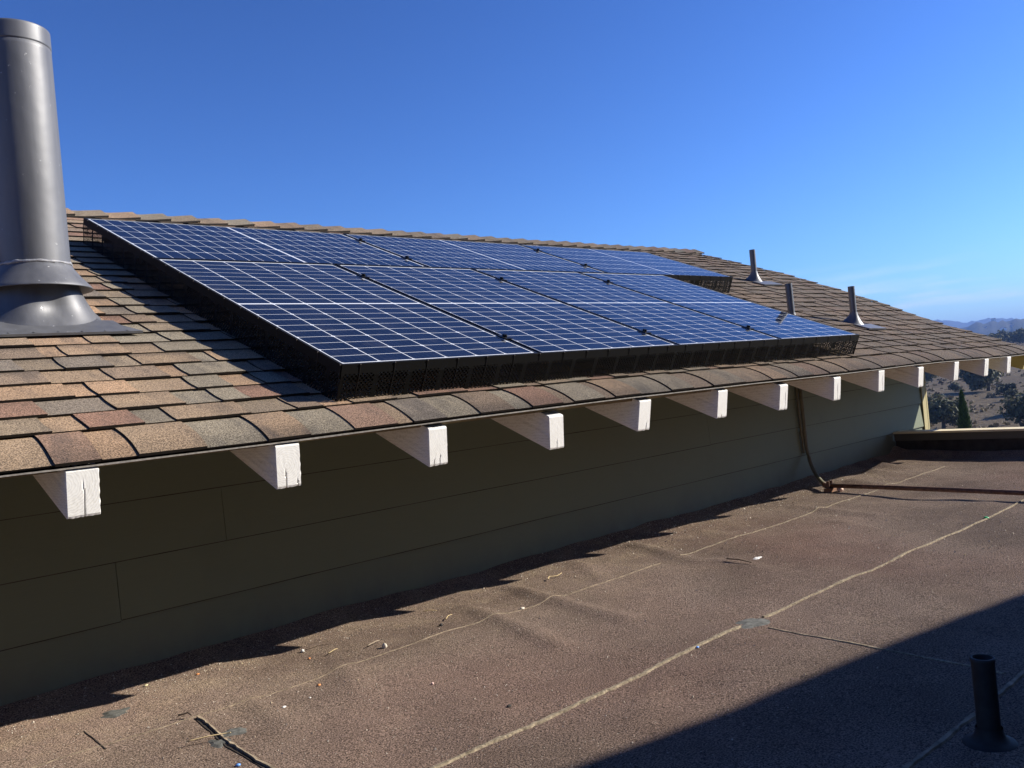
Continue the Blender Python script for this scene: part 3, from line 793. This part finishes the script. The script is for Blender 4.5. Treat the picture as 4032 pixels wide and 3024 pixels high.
nugget('wood_chip', 'orange wood chip on open felt above the white oval chip', 'chip', -.218, -.02, .006, M_ORANGE, 1.4, .5, .8, 7)
nugget('wood_chip', 'orange wood chip beside the wall shadow', 'chip', -.418, .486, .006, M_ORANGE, 1.3, .5, .2, 8)
nugget('wood_chip', 'orange chip below the white chip at the rafter shadow', 'chip', -.076, .286, .005, M_ORANGE, 1.6, .5, .9, 9)
nugget('seed_husk', 'pale yellow husk near the wall shadow at left', 'husk', -.586, .533, .006, plain('pale_husk', (.62, .55, .32), .7), 1.3, .5, .2, 10)
nugget('bark_chip', 'black chip beside a white speck on the open felt', 'chip', -.017, -.746, .007, M_DK, 1.5, .5, .4, 11)
nugget('paint_chip', 'pink white speck in the middle of the near felt', 'chip', .0, -.36, .005, plain('pink_chip', (.70, .48, .42), .8), 1, .8, 0, 12)
nugget('plastic_bit', 'tiny blue plastic bit near the bottom left edge', 'litter', -.703, -.418, .006, M_BLUE, 1.2, .6, 0, 13)
nugget('plastic_bit', 'blue plastic scrap lying on the tan main seam', 'litter', .70, -.908, .006, M_BLUE, 1.2, .5, .5, 14)
nugget('plastic_bit', 'bright green plastic bit on the far part of the tan seam', 'litter', 3.33, -.937, .012, M_GREEN, 1.8, .5, .5, 15)
nugget('crumpled_scrap', 'crumpled pale pink scrap wedged against the wooden pipe block', 'scrap', 4.045, .235, .022, plain('pink_scrap', (.72, .50, .40), .7), 1.2, .8, .3, 16)
blot(1.99, -.355, .03, .02, M_WHITE, 'bird_dropping', 4)
# grit swept along the wall: nobody could count it
mb = MB(); rs = random.Random(4)
for i in range(6000):
    x = rs.uniform(-1.3, 5.2)
    y = .70 - abs(rs.gauss(0, .17)) if rs.random() < .6 else rs.uniform(-1.5, .6)
    s = rs.uniform(.0010, .0028)*(1.8 if rs.random() < .07 else 1)*(1.4 if x > 2 else 1); z = fz(x, y) + s*.3
    a = rs.random()*6; q = [mb.vert((x+s*math.cos(a+t*2.094), y+s*math.sin(a+t*2.094), z)) for t in range(3)]; tp = mb.vert((x, y, z+s*1.2))
    for k in range(3): mb.face((q[k], q[(k+1) % 3], tp), rs.choice((0, 0, 1)))
gr = mb.build('grit', [M_STONE, plain('tan_grit', (.40, .31, .2), .9)]); tag(gr, 'pale grit scattered over the felt and swept along the wall', 'grit', kind='stuff')

# =================================================================== THE WING THAT SHADES THE FLAT ROOF
M_DARKWALL = plain('brown_wing_wall', (.09, .07, .05), .8, nscale=3)
wing = empty('house_wing', (3, -6, -3), 'taller brown wing of the house behind the viewer that shades the near felt, with an added sky-blocking block', 'building')
yw = -3.8
prof = [(9.5, -3), (9.5, .95), (9.2, 1.40), (5.64, 2.62), (5.0, 2.83), (4.28, 3.05), (2.2, 3.7), (-5.0, 3.7), (-5.0, -3)]
mb = MB(); A = [mb.vert((x, yw, z)) for x, z in prof]; B = [mb.vert((x, yw-1.6, z)) for x, z in prof]
mb.face(A); mb.face(B[::-1])
for k in range(len(prof)): k2 = (k+1) % len(prof); mb.face((A[k], B[k], B[k2], A[k2]))
mb.box(-9, 12, -13, -6.2, -3, 4.9)  # unseen block added behind the wing to cut skylight and deepen the shade
mb.build('wing_wall_and_sky_block', M_DARKWALL, wing)

# =================================================================== LAND
CAM = Vector((-1.72191064, -2.69395112, -0.13985516 + ZO))
def pol(az, D): return CAM.x + D*math.cos(R(az)), CAM.y + D*math.sin(R(az))
G_TAB = [(0, -3.2), (13, -3.2), (30, -5.0), (70, -5.7), (110, -6.2), (160, -5.9), (200, -4.8), (250, -3.0), (330, -.5), (380, .2), (430, -.6), (700, -22), (1300, -40), (6500, -40)]
def gz_(x, y):
    D = math.hypot(x-CAM.x, y-CAM.y)
    z = lerp_tab(G_TAB, D)
    k = min(1, D/60)
    z += k*(.9*noise.noise((x*.02, y*.02, 0)) + .35*noise.noise((x*.09, y*.09, 1)) + .10*noise.noise((x*.35, y*.35, 2)))
    return z
def mk_leaf(name, c0, c1):
    t = NT(name); a = t.n('ShaderNodeAttribute', attribute_name='tone').outputs['Fac']
    c = t.mix(a, c0, c1); m_ = t.fin(c, .7, None, spec=.2)
    tl = t.n('ShaderNodeBsdfTranslucent'); t.set(tl.inputs[0], c); mx = t.n('ShaderNodeMixShader'); mx.inputs[0].default_value = .15
    t.l(t.b.outputs[0], mx.inputs[1]); t.l(tl.outputs[0], mx.inputs[2]); t.l(mx.outputs[0], t.out.inputs[0]); return m_
def mk_ground():
    t = NT('dry_hill_grass'); p = t.pos()
    a = t.noise(p, .06, 5, .6); b = t.noise(t.scale(p, .25, .25, .25), 3, 5, .7); c_ = t.noise(p, 2.2, 5, .7)
    c = t.mix(t.rng(a, .35, .65), (.130, .094, .056), (.195, .143, .082))
    c = t.mix(t.rng(b, .45, .62, 0, .75), c, (.085, .070, .045))
    c = t.mix(t.rng(c_, .5, .7, 0, .5), c, (.25, .20, .13))
    return t.fin(c, .95, t.bump(b, .8, .6), spec=.1, diffr=.6)
M_GROUND = mk_ground()
mb = MB(); rings = []; DS = [0, 6, 12, 18, 24, 30, 36, 42, 50, 58, 66, 74, 82, 90, 100, 110, 120, 130, 140, 150, 160, 172, 184, 196, 210, 225, 240, 255, 270, 290, 310, 330, 345, 360, 380, 400, 430, 480, 560, 700, 900, 1300, 2500, 5200]
AZ = [a*1.0 for a in range(-180, -20, 8)] + [-20 + .6*i for i in range(100)] + [40 + 8*i for i in range(18)]
for D in DS:
    rings.append([mb.vert((*pol(a, max(D, .01)), gz_(*pol(a, max(D, .01))))) for a in AZ])
nA = len(AZ)
for A, B in zip(rings, rings[1:]):
    for k in range(nA): mb.face((A[k], B[k], B[(k+1) % nA], A[(k+1) % nA]))
tag(mb.build('ground', M_GROUND, None, smooth=True), kind='structure')
mb = MB(); rs = random.Random(31)
for i in range(2600):
    az = rs.uniform(8, 28); D = 60 + 280*rs.random()**.8; x, y = pol(az, D); z = gz_(x, y)
    if noise.noise((x*.05, y*.05, 9)) < -.15: continue
    s = rs.uniform(.10, .42)*(1.6 if rs.random() < .08 else 1); tn = rs.random()
    for k in range(7):
        a = rs.random()*6.28; r = s*rs.uniform(.2, 1.0); c = Vector((x + r*math.cos(a), y + r*math.sin(a), z + s*rs.uniform(.0, .7)))
        u = Vector((rs.gauss(0, 1), rs.gauss(0, 1), rs.gauss(0, .5))).normalized()*s*.6; v = Vector((rs.gauss(0, .5), rs.gauss(0, .5), 1)).normalized()*s*.5
        mb.quad(c-u-v, c+u*.7-v*.8, c+u*.8+v, c-u*.5+v*.8, 0, (tn, tn, tn))
tag(mb.build('dry_scrub', mk_leaf('dry_scrub_leaf', (.075, .062, .038), (.19, .155, .095)), None, tone=True), 'low dry scrub scattered over the hillside grass', 'scrub', kind='stuff')
# ---- far hills
def mk_hill():
    t = NT('chaparral_hill'); p = t.pos(); a = t.noise(p, .012, 5, .65); b = t.noise(p, .06, 4, .7)
    c = t.mix(t.rng(a, .4, .62), (.026, .034, .026), (.062, .062, .048)); c = t.mix(t.rng(b, .5, .66, 0, .6), c, (.022, .030, .020))
    return t.fin(c, .95, None, spec=.05)
M_HILL = mk_hill()
def hills(name, D, tab, depth, seed, rough):
    mb = MB(); rows = []; pz = {}
    azs = [-40 + .22*i for i in range(440)]
    for j in range(13):
        t = j/12; row = []
        for az in azs:
            el = lerp_tab(tab, az) + .10*noise.noise((az*.9, seed, 0)) + .05*noise.noise((az*3, seed, 1)) + rough*noise.noise((az*11, seed, 2)) + rough*.6*noise.noise((az*31, seed, 3))
            H = CAM.z + D*math.tan(R(el)); prof_ = math.sin(t*math.pi)**.9 if t < .5 else 1-(t-.5)*1.2
            d = D - depth + depth*2*t
            z = -45 + (H+45)*prof_ + (1-abs(2*t-1))*0 + (10*noise.noise((az*2.5, t*5, seed)) + 5*noise.noise((az*8, t*14, seed)))*min(1, t*3)*(1 if t < .45 else .0)
            pz[(round((az+40)/.22), j)] = z
            row.append(mb.vert((*pol(az, d), z)))
        rows.append(row)
    for A, B in zip(rows, rows[1:]):
        for k in range(len(azs)-1): mb.face((A[k], B[k], B[k+1], A[k+1]))
    tag(mb.build(name, M_HILL, None, smooth=True), kind='structure'); return pz
NEAR_Z = hills('hills', 1900, [(-40, .6), (10, .9), (16.4, 1.12), (17.3, 1.16), (18.7, 1.18), (19.8, 1.02), (21, .75), (23, .5), (30, .8), (60, .5)], 650, 3.3, .025)
hills('hills', 3900, [(-40, .8), (10, .9), (16.4, 1.12), (18.0, 1.42), (19.2, 1.30), (20.1, 1.55), (21.3, 1.66), (24, 1.5), (35, 1.1), (60, 1.2)], 900, 8.1, .02)

# ---- trees
M_OAK = mk_leaf('oak_leaf', (.048, .055, .026), (.125, .128, .066)); M_SCRUB = mk_leaf('scrub_leaf', (.055, .060, .030), (.13, .125, .070)); M_CYP = mk_leaf('cypress_leaf', (.018, .040, .012), (.055, .10, .025))
M_BARK = plain('oak_bark', (.09, .07, .05), .9, nscale=5)
def oak(name, az, D, w, h, label, cat, mat=M_OAK, leaves=1600, seed=0, group=None, sink=.0):
    rs = random.Random(seed); x, y = pol(az, D); z = gz_(x, y) - sink; B = Vector((x, y, z))
    e = empty(name, B, label, cat, group)
    lobes = []
    nl = 9
    for i in range(nl):
        a = rs.random()*math.tau; r = w*.34*math.sqrt(rs.random()); zz = h*rs.uniform(.38, .8)*(1-.25*(r/(w*.34))**2)
        lobes.append((Vector((r*math.cos(a), r*math.sin(a), zz)), rs.uniform(.18, .30)*w))
    mb = MB()
    mb.tube([B + Vector((0, 0, -.3)), B + Vector((.03*w, 0, h*.22)), B + Vector((.02*w, .04*w, h*.5))], [w*.045, w*.032, w*.015], 7)
    for c, r in lobes[:6]:
        mb.tube([B + Vector((.02*w, 0, h*.2)), B + c*.55 + Vector((0, 0, h*.08)), B + c], [w*.022, w*.013, w*.004], 5)
    mb.build('trunk', M_BARK, e, origin=B)
    mb = MB(); s0 = .055*w/ (leaves/1600)**.5
    leaves = int(leaves*1.9); s0 *= .76
    for i in range(leaves):
        c, r = lobes[i % nl]
        d = Vector((rs.gauss(0, 1), rs.gauss(0, 1), rs.gauss(0, 1))).normalized(); q = B + c + d*r*(rs.random()**.45)*(1 + .35*noise.noise(d*2.3 + Vector((i % nl, seed, 0)))); 
        q.z = max(q.z, z + .04*h)
        s = s0*rs.uniform(.5, 1.3); n_ = (d*.8 + Vector((rs.gauss(0, .6), rs.gauss(0, .6), rs.gauss(0, .6)+.3))).normalized()
        u = n_.orthogonal().normalized(); u.rotate(Matrix.Rotation(rs.random()*6, 3, n_)); v = n_.cross(u)
        tn = rs.random(); mb.quad(q-u*s-v*s*.5, q+u*s*.2-v*s*.6, q+u*s+v*s*.4, q-u*s*.3+v*s*.7, 0, (tn, tn, tn))
    mb.build('crown', mat, e, tone=True, origin=B)
    return e
oak('oak_tree', 18.45, 140, 7.2, 4.6, 'broad dark oak in the middle of the dry hillside casting a long shadow', 'tree', seed=1, leaves=2200)
oak('oak_tree', 20.95, 88, 4.6, 3.4, 'rounded grey green oak at the wall corner, left of the cypress', 'tree', seed=2, leaves=2600)
oak('oak_tree', 21.7, 175, 4.5, 4.4, 'dark oak glimpsed between the rafter tails beside the wall corner', 'tree', seed=3)
oak('oak_tree', 16.5, 84, 4.2, 2.8, 'dark oak cut by the right edge of the photo, low on the hillside', 'tree', seed=4, leaves=2200)
oak('scrub_bush', 20.15, 150, 1.8, 1.4, 'small pale shrub left of the broad dark oak', 'shrub', M_SCRUB, 700, 5)
oak('scrub_bush', 17.6, 128, 2.4, 1.6, 'grey green shrub at the right foot of the broad oak', 'shrub', M_SCRUB, 900, 6)
oak('scrub_bush', 17.3, 118, 1.6, 1.2, 'small shrub on the open grass near the right edge', 'shrub', M_SCRUB, 700, 16)
oak('oak_tree', 15.2, 130, 6.5, 5.0, 'large oak just beyond the right edge that throws a long shadow into view', 'tree', seed=7)
oak('oak_tree', 14.6, 100, 6.0, 5.2, 'oak outside the right edge whose shadow crosses the dry grass', 'tree', seed=8)
gr_ = 'trees along the crest of the near hill'
crest = [(17.9, 'leftmost tree of the dark crest line, half hidden by the roof edge', 6.0, 4.6), (17.45, 'second tree on the dark crest line above the roof edge', 6.6, 4.9), (17.05, 'lower middle tree on the dark crest line', 5.6, 4.2), (16.65, 'taller rounded tree on the crest line close to the right edge', 7.4, 5.6), (16.3, 'last tree on the crest line, cut by the right edge', 6.5, 5.0)]
for i, (az, lb, w, h) in enumerate(crest): oak('crest_tree', az, 352 + 7*(i % 3), w, h, lb, 'tree', M_OAK, 1300, 20+i, gr_)
# cypress
def cypress(az, D, w, h, label):
    rs = random.Random(77); x, y = pol(az, D); z = gz_(x, y); B = Vector((x, y, z)); e = empty('cypress_tree', B, label, 'tree')
    mb = MB(); mb.tube([B - Vector((0, 0, .2)), B + Vector((0, 0, h*.9))], [.06, .012], 7); mb.build('trunk', M_BARK, e, origin=B)
    mb = MB()
    for i in range(6500):
        t = rs.random()**.8; rad = w/2*(math.sin(min(1, t*1.15+.12)*math.pi)**.55 if t < .75 else (1-t)/.25*.86*(math.sin(.98*math.pi*.8+.12)**.0))*1.0
        rad = w/2*(1-t**2.2)*(.55+.45*min(1, t*5)) + .012
        a = rs.random()*math.tau; lump = 1 + .55*noise.noise((math.cos(a)*1.6, math.sin(a)*1.6, t*8)) + .25*noise.noise((math.cos(a)*4, math.sin(a)*4, t*22)); r = rad*lump*(.45+.55*rs.random()**.5)
        q = B + Vector((r*math.cos(a), r*math.sin(a), .1 + t*h*.98)); s = rs.uniform(.03, .07)
        up = Vector((math.cos(a)*.35 + rs.gauss(0, .2), math.sin(a)*.35 + rs.gauss(0, .2), 1)).normalized(); sd = up.cross(Vector((math.cos(a), math.sin(a), rs.gauss(0, .5)))).normalized()
        tn = rs.random(); mb.quad(q-sd*s*.35, q+up*s*.3+sd*s*.5, q+up*s*1.7, q+up*s*.3-sd*s*.5, 0, (tn, tn, tn))
    mb.build('crown', M_CYP, e, tone=True, origin=B)
cypress(19.85, 34, .74, 4.3, 'narrow bright green cypress behind the parapet cap')
# distant houses
M_HW = plain('pale_house_wall', (.75, .72, .66), .7); M_HR = plain('far_house_roof', (.35, .25, .2), .8)
def far_house(az, D, el, s, label):
    az = round((az+40)/.22)*.22 - 40; D = 1900 - 650 + 1300*el/12; x, y = pol(az, D); z = NEAR_Z[(round((az+40)/.22), el)]; e = empty('distant_house', (x, y, z), label, 'house', 'pale houses on the blue hills')
    a = R(az+30+az*7 % 40); f = lambda p: Vector((x + p[0]*math.cos(a) - p[1]*math.sin(a), y + p[0]*math.sin(a) + p[1]*math.cos(a), z + p[2]))
    mb = MB(); mb.box(-s, s, -s*.6, s*.6, -1.5, s*.6, f); mb.build('wall', M_HW, e)
    mb = MB(); P_ = [f(q) for q in ((-s*1.1, -s*.7, s*.62), (s*1.1, -s*.7, s*.62), (s*1.1, s*.7, s*.62), (-s*1.1, s*.7, s*.62), (-s*1.1, 0, s*1.0), (s*1.1, 0, s*1.0))]; I = [mb.vert(q) for q in P_]
    for q in ((0, 1, 5, 4), (2, 3, 4, 5), (0, 4, 3), (1, 2, 5), (0, 3, 2, 1)): mb.face([I[k] for k in q])
    mb.build('roof', M_HR, e)
for az, el, s, lb in [(17.35, 3, 4.2, 'pale house low on the blue hill, lowest and brightest of the specks'), (17.9, 5, 3.8, 'pale house high on the blue hill, uppermost of the specks'), (16.95, 4, 4.0, 'pale house near the right edge of the blue hill'), (18.4, 4, 3.4, 'pale house leftmost on the blue hill')]:
    far_house(az, 1500, el, s, lb)

# ---- haze
mb = MB(); HS = 5600; mb.box(-HS, HS, -HS, HS, -62, 128)
hz = NT('air_haze'); hz.t.nodes.remove(hz.b)
vol = hz.n('ShaderNodeVolumePrincipled'); vol.inputs['Color'].default_value = (.28, .48, 1, 1); vol.inputs['Density'].default_value = .00028; vol.inputs['Anisotropy'].default_value = 0.0
hz.l(vol.outputs[0], hz.out.inputs['Volume'])
haze = mb.build('haze', hz.mat); tag(haze, kind='stuff')

# =================================================================== LIGHT, SKY, CAMERA
to_sun = Vector((1.47, -.86, 1)).normalized()
sl = bpy.data.lights.new('sun', 'SUN'); sl.energy = 5.0; sl.angle = R(.53); sl.color = (1, .93, .82)
so = bpy.data.objects.new('sun', sl); COL.objects.link(so); so.rotation_euler = to_sun.to_track_quat('Z', 'Y').to_euler(); so.location = to_sun*50
w = bpy.data.worlds.new('World'); sc.world = w; w.use_nodes = True
nt = w.node_tree; nt.nodes.clear()
ow = nt.nodes.new('ShaderNodeOutputWorld'); bg = nt.nodes.new('ShaderNodeBackground'); sk = nt.nodes.new('ShaderNodeTexSky')
sk.sky_type = 'NISHITA'; sk.sun_disc = False; sk.sun_elevation = math.asin(to_sun.z); sk.sun_rotation = math.atan2(to_sun.x, to_sun.y)
sk.air_density = 1.0; sk.dust_density = .6; sk.ozone_density = 3.0; sk.altitude = 300
bg.inputs[1].default_value = .1
def wmul(sock, c):
    x = nt.nodes.new('ShaderNodeMix'); x.data_type = 'RGBA'; x.blend_type = 'MULTIPLY'; x.inputs[0].default_value = 1
    nt.links.new(sock, x.inputs[6]); x.inputs[7].default_value = (*c, 1); return x.outputs[2]
gm = nt.nodes.new('ShaderNodeGamma'); gm.inputs[1].default_value = 1.5
nt.links.new(wmul(sk.outputs[0], (.102, .102, .102)), gm.inputs[0])
graded = wmul(gm.outputs[0], (6.1, 8.6, 12.6))
tc = nt.nodes.new('ShaderNodeTexCoord'); mp = nt.nodes.new('ShaderNodeMapping'); nt.links.new(tc.outputs['Generated'], mp.inputs[0]); mp.inputs['Scale'].default_value = (5, 5, 42)
cn = nt.nodes.new('ShaderNodeTexNoise'); nt.links.new(mp.outputs[0], cn.inputs['Vector']); cn.inputs['Scale'].default_value = 1.6; cn.inputs['Detail'].default_value = 5
sz = nt.nodes.new('ShaderNodeSeparateXYZ'); nt.links.new(tc.outputs['Generated'], sz.inputs[0])
def mr(sock, a, b, c, d):
    x = nt.nodes.new('ShaderNodeMapRange'); nt.links.new(sock, x.inputs[0])
    for i, q in enumerate((a, b, c, d)): x.inputs[i+1].default_value = q
    return x.outputs[0]
def mm(op, a, b):
    x = nt.nodes.new('ShaderNodeMath'); x.operation = op; nt.links.new(a, x.inputs[0]); nt.links.new(b, x.inputs[1]); return x.outputs[0]
cf = mm('MULTIPLY', mr(cn.outputs[0], .50, .72, 0, .55), mm('MULTIPLY', mr(sz.outputs[2], .015, .045, 0, 1), mr(sz.outputs[2], .05, .10, 1, 0)))
cm = nt.nodes.new('ShaderNodeMix'); cm.data_type = 'RGBA'; nt.links.new(cf, cm.inputs[0]); nt.links.new(graded, cm.inputs[6]); cm.inputs[7].default_value = (6.2, 6.4, 6.6, 1)
nt.links.new(cm.outputs[2], bg.inputs[0]); nt.links.new(bg.outputs[0], ow.inputs[0])
sc.view_settings.view_transform = 'Standard'; sc.view_settings.look = 'None'; sc.view_settings.exposure = .85; sc.view_settings.gamma = 1
cd_ = bpy.data.cameras.new('camera'); co = bpy.data.objects.new('camera', cd_); COL.objects.link(co)
rt = Vector((0.72445545, -0.68293958, -0.09358331)); dn = Vector((-0.06486525, 0.06761887, -0.99560042)); fw = Vector((0.68626292, 0.72733845, 0.00468781))
m3 = Matrix((rt, -dn, -fw)).transposed(); co.matrix_world = Matrix.Translation(CAM) @ m3.to_4x4()
cd_.sensor_width = 36; cd_.lens = 3477.0/4032*36; cd_.clip_start = .05; cd_.clip_end = 20000
sc.camera = co
sc.cycles.max_bounces = 8; sc.cycles.transparent_max_bounces = 16; sc.cycles.volume_bounces = 0
